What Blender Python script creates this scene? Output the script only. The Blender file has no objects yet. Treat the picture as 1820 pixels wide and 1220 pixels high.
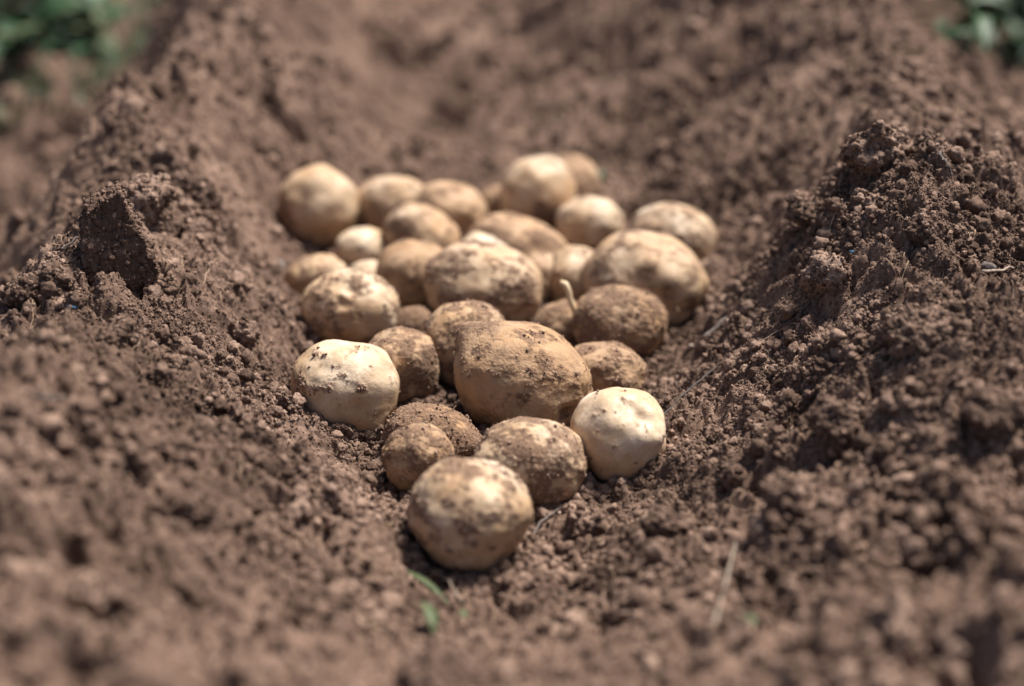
import bpy, bmesh, math, random
import numpy as np
from mathutils import Vector, Matrix, Euler

# ------------------------------------------------------------------ camera, light, exposure
sc = bpy.context.scene
CAM_H = 0.55
PITCH = math.radians(23.5)
LENS = 58.0
cam = bpy.data.cameras.new("camera")
cam_o = bpy.data.objects.new("camera", cam)
sc.collection.objects.link(cam_o)
cam.lens = LENS; cam.sensor_width = 36.0
cam.clip_start = 0.02; cam.clip_end = 500.0
cam_o.location = (0, 0, CAM_H)
cam_o.rotation_euler = (math.pi / 2 - PITCH, 0, 0)
cam.dof.use_dof = True
cam.dof.focus_distance = 1.185
cam.dof.aperture_fstop = 2.2
sc.camera = cam_o

SUN_AZ = math.radians(52)      # to the right of the view direction (+Y), sun is behind the pile
SUN_EL = math.radians(64)
world = bpy.data.worlds.new("World"); sc.world = world
world.use_nodes = True
wn = world.node_tree.nodes; wl = world.node_tree.links
wn.clear()
wo = wn.new("ShaderNodeOutputWorld"); wb = wn.new("ShaderNodeBackground"); ws = wn.new("ShaderNodeTexSky")
ws.sky_type = 'NISHITA'; ws.sun_disc = False
ws.sun_elevation = SUN_EL; ws.sun_rotation = SUN_AZ
ws.dust_density = 2.5; ws.air_density = 0.8; ws.ozone_density = 0.7
wb.inputs['Strength'].default_value = 0.078
wl.new(ws.outputs[0], wb.inputs[0]); wl.new(wb.outputs[0], wo.inputs[0])
sun = bpy.data.lights.new("sun", 'SUN'); sun.energy = 5.0; sun.angle = math.radians(14)
sun.color = (1.0, 0.95, 0.88)
sun_o = bpy.data.objects.new("sun", sun); sc.collection.objects.link(sun_o)
sd = Vector((math.sin(SUN_AZ) * math.cos(SUN_EL), math.cos(SUN_AZ) * math.cos(SUN_EL), math.sin(SUN_EL)))
sun_o.rotation_euler = sd.to_track_quat('Z', 'Y').to_euler()
sun_o.location = sd * 5
sc.view_settings.view_transform = 'Standard'
sc.view_settings.look = 'None'
sc.view_settings.exposure = 0.80
sc.view_settings.gamma = 1.0
sc.view_settings.use_curve_mapping = False
sc.render.engine = 'CYCLES'
sc.cycles.use_denoising = True
sc.cycles.max_bounces = 6

# ------------------------------------------------------------------ numpy noise
def _hash(ix, iy, iz, seed):
    h = (ix.astype(np.int64) * 374761393 + iy.astype(np.int64) * 668265263 + iz.astype(np.int64) * 2147483647 + seed * 1274126177) & 0xffffffff
    h = ((h ^ (h >> 13)) * 1274126177) & 0xffffffff
    h = ((h ^ (h >> 16)) * 2246822519) & 0xffffffff
    return h ^ (h >> 15)

def hrand(ix, iy, seed, iz=None):
    if iz is None: iz = np.zeros_like(ix)
    return _hash(ix, iy, iz, seed) / 4294967295.0

def perlin2(x, y, seed=0):
    xi = np.floor(x); yi = np.floor(y); xf = x - xi; yf = y - yi
    xi = xi.astype(np.int64); yi = yi.astype(np.int64)
    u = xf * xf * xf * (xf * (xf * 6 - 15) + 10); v = yf * yf * yf * (yf * (yf * 6 - 15) + 10)
    def g(a, b):
        t = hrand(xi + a, yi + b, seed) * 2 * np.pi
        return np.cos(t) * (xf - a) + np.sin(t) * (yf - b)
    n0 = g(0, 0) * (1 - u) + g(1, 0) * u
    n1 = g(0, 1) * (1 - u) + g(1, 1) * u
    return (n0 * (1 - v) + n1 * v) * 1.5

def perlin3(p, seed=0):
    i = np.floor(p).astype(np.int64); f = p - i
    w = f * f * f * (f * (f * 6 - 15) + 10)
    out = 0
    for a in (0, 1):
        for b in (0, 1):
            for c in (0, 1):
                h = _hash(i[:, 0] + a, i[:, 1] + b, i[:, 2] + c, seed)
                gx = (h & 1023) / 511.5 - 1; gy = ((h >> 10) & 1023) / 511.5 - 1; gz = ((h >> 20) & 1023) / 511.5 - 1
                d = gx * (f[:, 0] - a) + gy * (f[:, 1] - b) + gz * (f[:, 2] - c)
                wt = (w[:, 0] if a else 1 - w[:, 0]) * (w[:, 1] if b else 1 - w[:, 1]) * (w[:, 2] if c else 1 - w[:, 2])
                out = out + d * wt
    return out * 1.3

def fbm3(p, seed=0, oct=3, gain=.5):
    s = 0; a = 1
    for k in range(oct):
        s = s + a * perlin3(p * (2 ** k) + 7.3 * k, seed + k); a *= gain
    return s

def fbm2(x, y, seed=0, oct=3, gain=.5):
    s = 0; a = 1
    for k in range(oct):
        s = s + a * perlin2(x * 2 ** k + 3.1 * k, y * 2 ** k + 1.7 * k, seed + k); a *= gain
    return s

def domes(x, y, cell, seed, prob, rmin=.3, rmax=.62, aspect=.75):
    """height of half buried lumps scattered one per cell; prob may be an array"""
    gx = x / cell; gy = y / cell
    ix = np.floor(gx).astype(np.int64); iy = np.floor(gy).astype(np.int64)
    out = np.zeros_like(x)
    for a in (-1, 0, 1):
        for b in (-1, 0, 1):
            cx = ix + a; cy = iy + b
            r1 = hrand(cx, cy, seed); r2 = hrand(cx, cy, seed + 1); r3 = hrand(cx, cy, seed + 2); r4 = hrand(cx, cy, seed + 3)
            r = rmin + (rmax - rmin) * r3 ** 1.6
            dx = gx - (cx + r1); dy = gy - (cy + r2)
            ang = r4 * 6.283; ca = np.cos(ang); sa = np.sin(ang)
            ex = dx * ca + dy * sa; ey = (-dx * sa + dy * ca) * (1 + .5 * r1)
            q = (ex * ex + ey * ey) / (r * r)
            hgt = r * aspect * (.5 + .8 * r2) * np.sqrt(np.clip(1 - q ** 1.3, 0, 1))
            keep = (r4 * .999 + 0 < prob)
            out = np.maximum(out, np.where(keep, hgt, 0))
    return out * cell

# ------------------------------------------------------------------ where things stand
FPX = LENS / 36.0 * 1820.0
CAMP = np.array([0, 0, CAM_H])
FW = np.array([0, math.cos(PITCH), -math.sin(PITCH)]); UP = np.array([0, math.sin(PITCH), math.cos(PITCH)]); RT = np.array([1., 0, 0])
def ray(px, py):
    return FW + (px - 910) / FPX * RT + (610 - py) / FPX * UP

# id, px, py, half width, half height, rest height factor, shift along ray (m), tilt deg, skin tone 0 cream..1 russet, dirt 0..1, subdivision, label
POT = [
 (1, 835, 915, 112, 97, .85, 0, 0, .18, .42, 6, "front-most potato, round and cream with brown soil patches, at the near tip of the pile"),
 (2, 1098, 776, 87, 89, .85, 0, 12, .0, .10, 6, "clean pale cream potato with a deep dimple, banked against soil at right front"),
 (3, 943, 822, 99, 75, .85, 0, 6, .35, .62, 6, "soil-dusted oval potato between the big russet potato and the front-most one"),
 (4, 745, 815, 63, 61, .85, -.004, 0, .80, .55, 6, "small round brown potato at the left front, beside the front-most potato"),
 (5, 770, 778, 86, 54, .85, .006, 14, .9, 1.0, 6, "soil-caked grey brown potato half buried behind the small round one"),
 (6, 924, 672, 121, 96, .85, 0, 10, .85, .34, 7, "largest sharp russet potato in the middle with netted skin and a rough crown"),
 (7, 613, 690, 97, 84, .85, 0, 12, .10, .16, 6, "smooth cream potato at the left with one square fleck of stuck soil"),
 (8, 713, 655, 71, 71, .85, .010, 0, .70, .62, 6, "dusty brown round potato tucked behind the smooth cream one at left"),
 (9, 830, 615, 78, 78, .85, 0, -12, .55, .60, 6, "dusty tan potato directly behind the left shoulder of the largest russet potato"),
 (10, 1076, 660, 73, 50, .85, 0, 8, .80, .60, 6, "low brown potato just right of the largest russet potato"),
 (11, 1103, 576, 84, 65, .85, -.004, 6, .80, .66, 6, "dark earthy potato with shaded front, right of the sprouted one"),
 (12, 1000, 580, 54, 44, .85, .008, -18, .85, .60, 5, "small brown potato bearing a thin pale sprout"),
 (13, 623, 550, 87, 68, .85, 0, 5, .15, .42, 6, "cream potato with dark soil blotches at the left edge of the pile's middle"),
 (14, 860, 507, 107, 73, .90, 0, 10, .35, .46, 6, "large tan potato with scattered brown spots in the centre of the pile"),
 (15, 737, 490, 64, 61, .85, .004, 0, .75, .40, 5, "brown round potato left of the large spotted tan one"),
 (16, 563, 497, 53, 42, .85, 0, -8, .45, .50, 5, "dull tan potato peeking out left behind the blotched cream one"),
 (17, 652, 492, 34, 27, .95, 0, 0, .2, .3, 5, "tiny pale potato showing only its top behind the blotched cream one"),
 (18, 643, 442, 46, 36, .85, 0, -5, .05, .12, 5, "small clean cream potato lying alone at the left of the pile"),
 (19, 749, 422, 66, 52, .90, 0, 26, .40, .46, 5, "leaning half brown half cream potato behind the brown round one"),
 (20, 566, 370, 69, 71, .85, 0, -8, .22, .10, 5, "big blurred cream potato with an orange brown left end toned as shade at the far left corner"),
 (21, 703, 368, 66, 52, .85, -.006, 12, .30, .36, 5, "blurred pale tan potato right of the far left corner one"),
 (22, 798, 380, 66, 53, .85, .006, 16, .50, .36, 5, "blurred tan potato with a pink grey scar near the back of the pile"),
 (23, 957, 350, 65, 68, .85, -.006, 0, .18, .26, 5, "blurred cream globe with a dark eye at the very back of the pile"),
 (24, 1008, 338, 60, 59, .85, .012, 0, .60, .72, 5, "dusty brown potato half hidden behind the back cream globe"),
 (25, 888, 368, 38, 36, .85, .010, 0, .85, .60, 5, "small dark potato left of the back cream globe"),
 (26, 1048, 402, 58, 50, .85, 0, 0, .15, .30, 5, "small blurred beige potato at the right foot of the back cream globe"),
 (27, 1195, 423, 75, 54, .85, 0, 10, .20, .58, 5, "blotchy whitish potato furthest right near the soil bank"),
 (28, 1147, 499, 106, 81, .85, -.004, 8, .45, .44, 5, "big rounded tan potato with ochre side at the right edge of the pile"),
 (29, 1028, 502, 58, 59, .85, .014, 0, .35, .34, 5, "pale brown potato wedged left of the big rounded tan one"),
 (30, 868, 444, 50, 31, 1.0, -.020, 0, .0, .10, 5, "whitish potato whose top shows behind the large spotted tan one"),
 (31, 925, 446, 92, 54, .85, .026, 22, .55, .60, 5, "long dusty potato sloping down to the right behind the whitish one"),
 (32, 958, 502, 37, 53, .85, .010, 0, .50, .50, 5, "narrow brown potato squeezed right of the large spotted tan one"),
 (33, 735, 580, 36, 32, .90, 0, 0, .9, .85, 5, "small soil-coated potato in the dark gap behind the dusty brown one"),
]
PINFO = {}
for (i, px, py, w, h, rf, dt, tilt, tone, dirt, sub, lab) in POT:
    r = ray(px, py); t = CAM_H / -r[2]
    for _ in range(6):
        c = h * t / FPX; t = (CAM_H - rf * c) / -r[2]
    t += dt
    k_ = 1.045 if i >= 15 else 1.0
    a = w * k_ * t / FPX; c = h * k_ * t / FPX; d = (a + c) / 2 * .96
    if i == 5: d = .024
    PINFO[i] = (CAMP + r * t, a, d, c, math.radians(tilt))

# ------------------------------------------------------------------ terrain height
def interp(y, ys, vs): return np.interp(y, ys, vs)
def sstep(t): t = np.clip(t, 0, 1); return t * t * (3 - 2 * t)

def base_height(x, y):
    wob = perlin2(x * 3, y * 3, 91) * .025
    xc = interp(y, [1.6, 1.9, 2.64, 4], [0, -.05, -.17, -.3])
    wl_ = interp(y, [.6, .8, .9, 1.0, 1.06, 1.12, 1.27, 1.4, 1.52, 1.7, 1.9, 4], [.03, .045, .055, .083, .108, .135, .160, .178, .19, .12, .08, .08])
    wr_ = interp(y, [.6, .8, .9, 1.0, 1.1, 1.17, 1.25, 1.32, 1.45, 1.6, 1.9, 4], [.03, .03, .040, .075, .095, .104, .120, .148, .168, .12, .07, .08])
    xL = interp(y, [.5, .7, .9, 1.13, 1.5, 2.0, 2.6, 4], [.30, .30, .30, .30, .335, .30, .25, .25])
    xR = interp(y, [.5, .7, .9, 1.1, 1.21, 1.34, 1.6, 1.75, 1.95, 2.6, 4], [.33, .32, .31, .30, .275, .31, .39, .45, .45, .46, .5])
    HL = interp(y, [.4, .6, .72, .86, .98, 1.08, 1.2, 1.5, 2.0, 4], [.05, .11, .12, .160, .128, .120, .132, .155, .165, .17])
    HR = interp(y, [.4, .6, .8, .95, 1.08, 1.17, 1.22, 1.3, 1.45, 1.7, 2.0, 4], [.04, .09, .10, .115, .142, .165, .182, .165, .145, .165, .15, .15])
    X = x - xc + wob
    left = X < 0
    ax = np.abs(X)
    w = np.where(left, wl_, wr_); xr = np.where(left, xL, xR); H = np.where(left, HL, HR)
    s = np.clip((ax - w) / (xr - w), 0, 1)
    inner = H * (.55 * s + .45 * (.5 - .5 * np.cos(np.pi * s)))
    o = (ax - xr)
    drop = np.where(left, interp(y, [.8, 1.0, 1.35, 1.6, 3, 5], [0, .03, .06, .09, .09, 0]), interp(y, [1.4, 1.7, 3, 5], [0, .07, .07, 0]))
    owd = np.where(left, interp(y, [1.0, 1.4, 1.7], [.17, .14, .11]), interp(y, [.9, 1.15, 1.3, 1.5, 1.7], [.22, .40, .40, .28, .18]))
    outer = (H + drop) * np.exp(-(np.maximum(o, 0) / owd) ** 1.6) - drop
    z = np.where(ax < xr, inner, outer)
    # soil closes the trench in the foreground
    z = z + .055 * sstep((.885 - y) / .24) * np.exp(-(ax / .3) ** 2)
    z = z - .055 * sstep((y - 1.75) / .5) * np.exp(-(ax / .25) ** 2) 
    z = z + .022 * np.exp(-((y - 1.83) / .12) ** 2 - ((x + .02) / .10) ** 2)      # powdery heap behind the pile
    return z, s, ax

def base_hit(px, py):
    r = ray(px, py); ts = np.arange(.6, 3.5, .002); P = CAMP[None] + r[None] * ts[:, None]
    k = int(np.argmax(P[:, 2] < base_height(P[:, 0], P[:, 1])[0])); return P[k, 0], P[k, 1]
# hollows in the soil (negative depth: a heap)
PITS = [(*base_hit(px, py), r, dp) for (px, py, r, dp) in [
    (790, 190, .040, .055), (740, 105, .045, .05), (505, 20, .045, .055), (1250, 130, .04, .03), (1330, 60, .05, .04), (1130, 370, .022, .03),
    (170, 1085, .020, .028), (430, 965, .013, .016), (105, 775, .016, .020), (175, 905, .011, .012), (1690, 1190, .022, .025), (1660, 1020, .022, .024),
    (1560, 960, .018, .018), (1500, 795, .016, .016), (480, 1120, .012, .01), (640, 1130, .010, .01), (60, 1190, .02, .02),
    (1260, 735, .018, .018), (1480, 560, .016, .014), (1250, 690, .014, .010), (70, 560, .02, .012), (1430, 470, .018, .015), (520, 640, .016, .010), (1185, 835, .016, -.013), (1110, 880, .012, -.007), (560, 735, .018, -.012), (650, 790, .010, -.006), (1035, 935, .014, -.008), (700, 890, .012, -.006), (1255, 560, .02, -.012), (505, 590, .02, -.012),
    (900, 1090, .018, .012), (1080, 1120, .016, .012), (1400, 1080, .016, .012), (270, 300, .035, .03), (330, 230, .03, .025), (1010, 1010, .012, .01)]]

def raw_height(x, y):
    z, s, ax = base_height(x, y)
    pile = sstep(s * 3)                     # 0 on the trench floor, 1 up the sides
    far = sstep((y - 1.5) / .5)
    wx = x + .012 * fbm2(x * 22, y * 22, 5, 2); wy = y + .012 * fbm2(x * 22 + 9, y * 22, 6, 2)
    big = fbm2(x * 6.5, y * 6.5, 11, 2)
    runs = fbm2(x * 5 + .8 * y, y * 24 + 5 * np.abs(x), 17, 2)   # soil that has slid down the sides in ribs
    z = z + (.0045 + .018 * far) * runs * pile
    z = z + (.016 + .026 * far) * big * (.25 + .75 * np.maximum(pile, far))
    z = z + .0085 * (.35 + .65 * np.maximum(pile, far)) * fbm2(wx * 19, wy * 19, 21, 2)
    pitn = perlin2(wx * 8.5 + 3.3, wy * 7 + 1.2, 77)
    z = z - .05 * far * np.clip(pitn - .22, 0, 1)
    for (cx, cy, r, dp) in PITS:
        dd = np.hypot(wx - cx, wy - cy) / r
        z = z - dp * np.exp(-np.minimum(dd, 9) ** 3.0)
    n1 = np.abs(perlin2(wx * 48, wy * 48, 31)); n2 = np.abs(perlin2(wx * 105, wy * 105, 32))
    powder = 1 - .75 * far * np.exp(-((x + .04) / .16) ** 2)
    n1 = .2 + (n1 - .2) * powder; n2 = .2 + (n2 - .2) * powder
    z = z + .0150 * (n1 - .2) * (.4 + .6 * pile) + .0085 * (n2 - .2) + .0035 * (np.abs(perlin2(wx * 230, wy * 230, 33)) - .2)
    z = z - (domes(wx + .7, wy + .1, .034, 150, np.full_like(x, .26), .25, .5, 1.1) * (.25 + .75 * pile)) * (1 + far)
    z = z - domes(wx + .2, wy + .6, .013, 160, np.full_like(x, .25), .25, .5, 1.0)
    rocky = np.clip(.5 + .9 * fbm2(x * 9 + 4, y * 9, 44, 2), .06, .95)
    z = z + (domes(wx, wy, .040, 50, rocky * .30) * .8 + domes(wx + .3, wy, .021, 60, rocky * .50) * .85) * (.25 + .75 * pile)
    z = z + domes(wx * 1.02, wy + .2, .0105, 70, rocky * .75) * .8
    z = z + domes(x + .1, y + .2, .0056, 80, rocky * .8 + .1) * .7
    z = z + .0011 * fbm2(x * 330, y * 330, 90, 2, .6)
    return z

def carve(x, y, z):
    for i, (c, a, d, cc, tl) in PINFO.items():
        dx = (x - c[0]) / a; dy = (y - c[1]) / d
        rho2 = dx * dx + dy * dy
        m = rho2 < 1.9
        if not m.any(): continue
        rho = np.sqrt(rho2[m]); zz = z[m]
        under = c[2] - cc * np.sqrt(np.clip(1 - rho ** 2, 0, 1)) + .0015
        lip = c[2] - .12 * cc + (rho - 1) * .06
        front = np.clip(-dy[m], 0, 1)
        lip = lip - .50 * cc * front * (i not in (2, 7))
        z[m] = np.minimum(zz, np.where(rho < 1, np.minimum(under, lip + 9 * (rho < .9)), lip))
    return z

def axis_pts(segs):
    out = [segs[0][0]]
    for (a, b, s0, s1) in segs:
        p = a
        while p < b - 1e-9:
            f = (p - a) / (b - a); p = p + s0 + (s1 - s0) * f
            out.append(min(p, b))
    return np.array(sorted(set(np.round(out, 6))))
xp = axis_pts([(0, .42, .00165, .0018), (.42, .75, .0022, .008), (.75, 1.6, .01, .08), (1.6, 60, .1, 9)])
xs = np.concatenate([-xp[:0:-1], xp])
ys = np.concatenate([-axis_pts([(0, 60, .05, 9)])[:0:-1] + .3, axis_pts([(.3, .62, .05, .003), (.62, .9, .0024, .0017), (.9, 1.35, .0015, .0016), (1.35, 1.8, .0017, .0035), (1.8, 2.9, .0037, .009), (2.9, 5, .01, .2), (5, 80, .3, 9)])])
GX, GY = np.meshgrid(xs, ys)
GZ = raw_height(GX.ravel(), GY.ravel())
fade = 1 - sstep((np.abs(GX.ravel()) - 1.0) / 3) * .7
GZ = carve(GX.ravel(), GY.ravel(), GZ * fade).reshape(GX.shape)

def height_at(x, y):
    ix = np.clip(np.searchsorted(xs, x) - 1, 0, len(xs) - 2); iy = np.clip(np.searchsorted(ys, y) - 1, 0, len(ys) - 2)
    fx = (x - xs[ix]) / (xs[ix + 1] - xs[ix]); fy = (y - ys[iy]) / (ys[iy + 1] - ys[iy])
    return ((GZ[iy, ix] * (1 - fx) + GZ[iy, ix + 1] * fx) * (1 - fy) + (GZ[iy + 1, ix] * (1 - fx) + GZ[iy + 1, ix + 1] * fx) * fy)
def h1(x, y): return float(height_at(np.array([x]), np.array([y]))[0])
def ground_at(px, py, lift=0.0):
    """first point where the line of sight through that spot meets the soil"""
    r = ray(px, py); ts = np.arange(.6, 3.5, .002)
    P = CAMP[None] + r[None] * ts[:, None]
    hh = height_at(P[:, 0], P[:, 1]) + lift
    k = np.argmax(P[:, 2] < hh)
    return P[k]

# ------------------------------------------------------------------ materials
def new_mat(name):
    m = bpy.data.materials.new(name); m.use_nodes = True
    nt = m.node_tree; nt.nodes.clear()
    out = nt.nodes.new("ShaderNodeOutputMaterial"); b = nt.nodes.new("ShaderNodeBsdfPrincipled")
    nt.links.new(b.outputs[0], out.inputs[0])
    return m, nt, b
def N(nt, typ, **kw):
    n = nt.nodes.new(typ)
    for k, v in kw.items():
        if k == 'ins':
            for kk, vv in v.items():
                if hasattr(vv, 'is_output') or isinstance(vv, bpy.types.NodeSocket): nt.links.new(vv, n.inputs[kk])
                else: n.inputs[kk].default_value = vv
        else: setattr(n, k, v)
    return n
def noise(nt, vec, scale, detail=3, rough=.55):
    return N(nt, "ShaderNodeTexNoise", ins={'Vector': vec, 'Scale': scale, 'Detail': detail, 'Roughness': rough}).outputs[0]
def ramp(nt, fac, stops):
    r = nt.nodes.new("ShaderNodeValToRGB"); nt.links.new(fac, r.inputs[0])
    e = r.color_ramp.elements
    while len(e) < len(stops): e.new(.5)
    for k, (p, c) in enumerate(stops):
        e[k].position = p; e[k].color = (c if len(c) == 4 else (*c, 1))
    return r.outputs[0]
def mixc(nt, fac, a, b, mode='MIX'):
    n = nt.nodes.new("ShaderNodeMix"); n.data_type = 'RGBA'; n.blend_type = mode
    for sock, v in ((n.inputs[0], fac), (n.inputs[6], a), (n.inputs[7], b)):
        if isinstance(v, bpy.types.NodeSocket): nt.links.new(v, sock)
        else: sock.default_value = v if not isinstance(v, tuple) or len(v) == 4 else (*v, 1)
    return n.outputs[2]
def math_(nt, op, a, b=0.0, clamp=False):
    n = nt.nodes.new("ShaderNodeMath"); n.operation = op; n.use_clamp = clamp
    for k, v in enumerate((a, b)):
        if isinstance(v, bpy.types.NodeSocket): nt.links.new(v, n.inputs[k])
        else: n.inputs[k].default_value = v
    return n.outputs[0]

SOIL_A = (.034, .021, .015); SOIL_B = (.150, .096, .071); SOIL_C = (.340, .232, .175)
def soil_mat(name, per_obj=False, k=1.0):
    m, nt, b = new_mat(name)
    pos = N(nt, "ShaderNodeNewGeometry").outputs['Position']
    n1 = noise(nt, pos, 14, 4, .6); n2 = noise(nt, pos, 260, 3, .6)
    n0 = noise(nt, pos, 5, 3, .6)
    f = math_(nt, 'ADD', math_(nt, 'ADD', math_(nt, 'MULTIPLY', n1, .35), math_(nt, 'MULTIPLY', n0, .25)), math_(nt, 'MULTIPLY', n2, .40))
    if per_obj:
        rnd = N(nt, "ShaderNodeObjectInfo").outputs['Random']
        f = math_(nt, 'ADD', math_(nt, 'MULTIPLY', f, .8), math_(nt, 'MULTIPLY', rnd, .22))
    q = lambda c: tuple(v * k for v in c)
    col = ramp(nt, f, [(.34, q(SOIL_A)), (.52, q(SOIL_B)), (.68, q(SOIL_C))])
    # a few pale mineral grains
    vo = N(nt, "ShaderNodeTexVoronoi", ins={'Vector': pos, 'Scale': 420.0})
    gr = ramp(nt, vo.outputs['Color'], [(.90, (0, 0, 0)), (.94, (1, 1, 1))])
    col = mixc(nt, math_(nt, 'MULTIPLY', gr, .22), col, (.42, .36, .31))
    nt.links.new(col, b.inputs['Base Color'])
    b.inputs['Roughness'].default_value = 1.0
    b.inputs['Specular IOR Level'].default_value = .12
    nb = noise(nt, pos, 700, 3, .7)
    nb2 = noise(nt, pos, 260, 2, .6)
    bp = N(nt, "ShaderNodeBump", ins={'Height': math_(nt, 'ADD', nb, math_(nt, 'MULTIPLY', nb2, 1.2)), 'Strength': .8, 'Distance': .0012})
    nt.links.new(bp.outputs[0], b.inputs['Normal'])
    return m
M_SOIL = soil_mat("soil"); M_CRUMB = soil_mat("soil_crumb", True); M_CLOD = soil_mat("soil_clod", True, .95); M_GRAIN = soil_mat("soil_grain", True, 1.7)

def potato_mat():
    m, nt, b = new_mat("potato_skin")
    tc = N(nt, "ShaderNodeTexCoord").outputs['Object']
    rnd = N(nt, "ShaderNodeObjectInfo").outputs['Random']
    off = N(nt, "ShaderNodeVectorMath", operation='ADD', ins={0: tc}); cmb = N(nt, "ShaderNodeCombineXYZ", ins={'X': rnd, 'Y': math_(nt, 'MULTIPLY', rnd, 3.7)})
    nt.links.new(cmb.outputs[0], off.inputs[1]); p = off.outputs[0]
    tone = N(nt, "ShaderNodeAttribute", attribute_name='tone').outputs['Fac']
    dirt = N(nt, "ShaderNodeAttribute", attribute_name='dirt').outputs['Fac']
    nl = noise(nt, p, 28, 4, .6); nm = noise(nt, p, 95, 4, .65); nf = noise(nt, p, 520, 3, .7)
    cream = ramp(nt, nl, [(.32, (.53, .35, .19)), (.5, (.68, .53, .36)), (.7, (.76, .645, .50))])
    russ = ramp(nt, nm, [(.3, (.12, .060, .028)), (.5, (.28, .145, .064)), (.72, (.44, .265, .13))])
    skin = mixc(nt, tone, cream, russ)
    # netting / scurf on the skin, stronger on the russet ones
    net = ramp(nt, nf, [(.42, (0, 0, 0)), (.62, (1, 1, 1))])
    skin = mixc(nt, math_(nt, 'MULTIPLY', net, math_(nt, 'ADD', math_(nt, 'MULTIPLY', tone, .7), .10)), skin, (.40, .27, .16))
    mott = ramp(nt, noise(nt, p, 60, 6, .75), [(.48, (0, 0, 0)), (.60, (1, 1, 1))])
    skin = mixc(nt, math_(nt, 'MULTIPLY', mott, math_(nt, 'ADD', .10, math_(nt, 'MULTIPLY', tone, .62))), skin, (.17, .105, .066))
    # lenticels: small brown specks
    vo = N(nt, "ShaderNodeTexVoronoi", ins={'Vector': p, 'Scale': 190.0, 'Randomness': 1.0})
    sp = ramp(nt, vo.outputs['Distance'], [(.10, (1, 1, 1)), (.17, (0, 0, 0))])
    spm = ramp(nt, nl, [(.46, (0, 0, 0)), (.56, (1, 1, 1))])
    skin = mixc(nt, math_(nt, 'MULTIPLY', math_(nt, 'MULTIPLY', sp, spm), .6), skin, (.22, .12, .065))
    vo2 = N(nt, "ShaderNodeTexVoronoi", ins={'Vector': p, 'Scale': 75.0, 'Randomness': 1.0})
    rdist = math_(nt, 'ADD', vo2.outputs['Distance'], math_(nt, 'MULTIPLY', math_(nt, 'SUBTRACT', nf, .5), .35))
    sp2 = ramp(nt, rdist, [(.10, (1, 1, 1)), (.20, (0, 0, 0))])
    pick2 = ramp(nt, N(nt, "ShaderNodeSeparateColor", ins={0: vo2.outputs['Color']}).outputs[0], [(.45, (0, 0, 0)), (.55, (1, 1, 1))])
    skin = mixc(nt, math_(nt, 'MULTIPLY', math_(nt, 'MULTIPLY', sp2, pick2), .7), skin, (.20, .115, .065))
    scuff = ramp(nt, noise(nt, p, 210, 4, .75), [(.52, (0, 0, 0)), (.66, (1, 1, 1))])
    skin = mixc(nt, math_(nt, 'MULTIPLY', scuff, .34), skin, (.36, .235, .14))
    och = ramp(nt, noise(nt, p, 17, 4, .65), [(.42, (0, 0, 0)), (.64, (1, 1, 1))])
    skin = mixc(nt, math_(nt, 'MULTIPLY', och, .62), skin, (.40, .225, .10))
    # thin film of dust rubbed over the skin
    film = ramp(nt, nm, [(.40, (0, 0, 0)), (.66, (1, 1, 1))])
    skin = mixc(nt, math_(nt, 'MULTIPLY', film, .30), skin, (.33, .22, .145))
    dcol = ramp(nt, nf, [(.3, (.085, .048, .030)), (.55, (.19, .115, .074)), (.75, (.33, .215, .145))])
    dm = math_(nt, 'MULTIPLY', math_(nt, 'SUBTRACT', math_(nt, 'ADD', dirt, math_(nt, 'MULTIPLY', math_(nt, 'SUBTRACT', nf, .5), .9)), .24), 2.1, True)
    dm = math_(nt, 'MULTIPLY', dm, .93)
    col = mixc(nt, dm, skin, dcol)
    nt.links.new(col, b.inputs['Base Color'])
    r1 = math_(nt, 'ADD', math_(nt, 'MULTIPLY', dm, .45), math_(nt, 'ADD', .47, math_(nt, 'MULTIPLY', tone, .25)))
    nt.links.new(math_(nt, 'MINIMUM', r1, 1.0), b.inputs['Roughness'])
    b.inputs['Specular IOR Level'].default_value = .36
    b.inputs['Subsurface Weight'].default_value = .06
    b.inputs['Subsurface Radius'].default_value = (.006, .003, .0015)
    b.inputs['Subsurface Scale'].default_value = 1.0
    hb = math_(nt, 'ADD', math_(nt, 'MULTIPLY', nm, .6), math_(nt, 'MULTIPLY', nf, math_(nt, 'ADD', .32, math_(nt, 'ADD', math_(nt, 'MULTIPLY', dm, 1.0), math_(nt, 'MULTIPLY', tone, .95)))))
    bp = N(nt, "ShaderNodeBump", ins={'Height': hb, 'Strength': .7, 'Distance': .0012})
    nt.links.new(bp.outputs[0], b.inputs['Normal'])
    return m
M_POT = potato_mat()
def plain(name, c1, c2, scale=60, rough=.8, trans=0, spec=.3):
    m, nt, b = new_mat(name)
    pos = N(nt, "ShaderNodeNewGeometry").outputs['Position']
    col = mixc(nt, ramp(nt, noise(nt, pos, scale, 3), [(.35, (0, 0, 0)), (.65, (1, 1, 1))]), c1, c2)
    nt.links.new(col, b.inputs['Base Color']); b.inputs['Roughness'].default_value = rough
    b.inputs['Specular IOR Level'].default_value = spec
    if trans:
        tr = N(nt, "ShaderNodeBsdfTranslucent", ins={'Color': col}); mx = N(nt, "ShaderNodeMixShader", ins={0: trans})
        nt.links.new(b.outputs[0], mx.inputs[1]); nt.links.new(tr.outputs[0], mx.inputs[2])
        nt.links.new(mx.outputs[0], nt.nodes['Material Output'].inputs[0])
    return m
M_SPROUT = plain("sprout", (.74, .60, .40), (.62, .44, .25), 300, .5)
M_ROOT = plain("dry_root", (.42, .31, .21), (.28, .18, .12), 200, .9)
M_DARKTWIG = plain("dark_twig", (.035, .028, .028), (.09, .07, .06), 400, .8)
M_GREYTWIG = plain("grey_twig", (.15, .12, .105), (.07, .055, .05), 300, .85)
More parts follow.
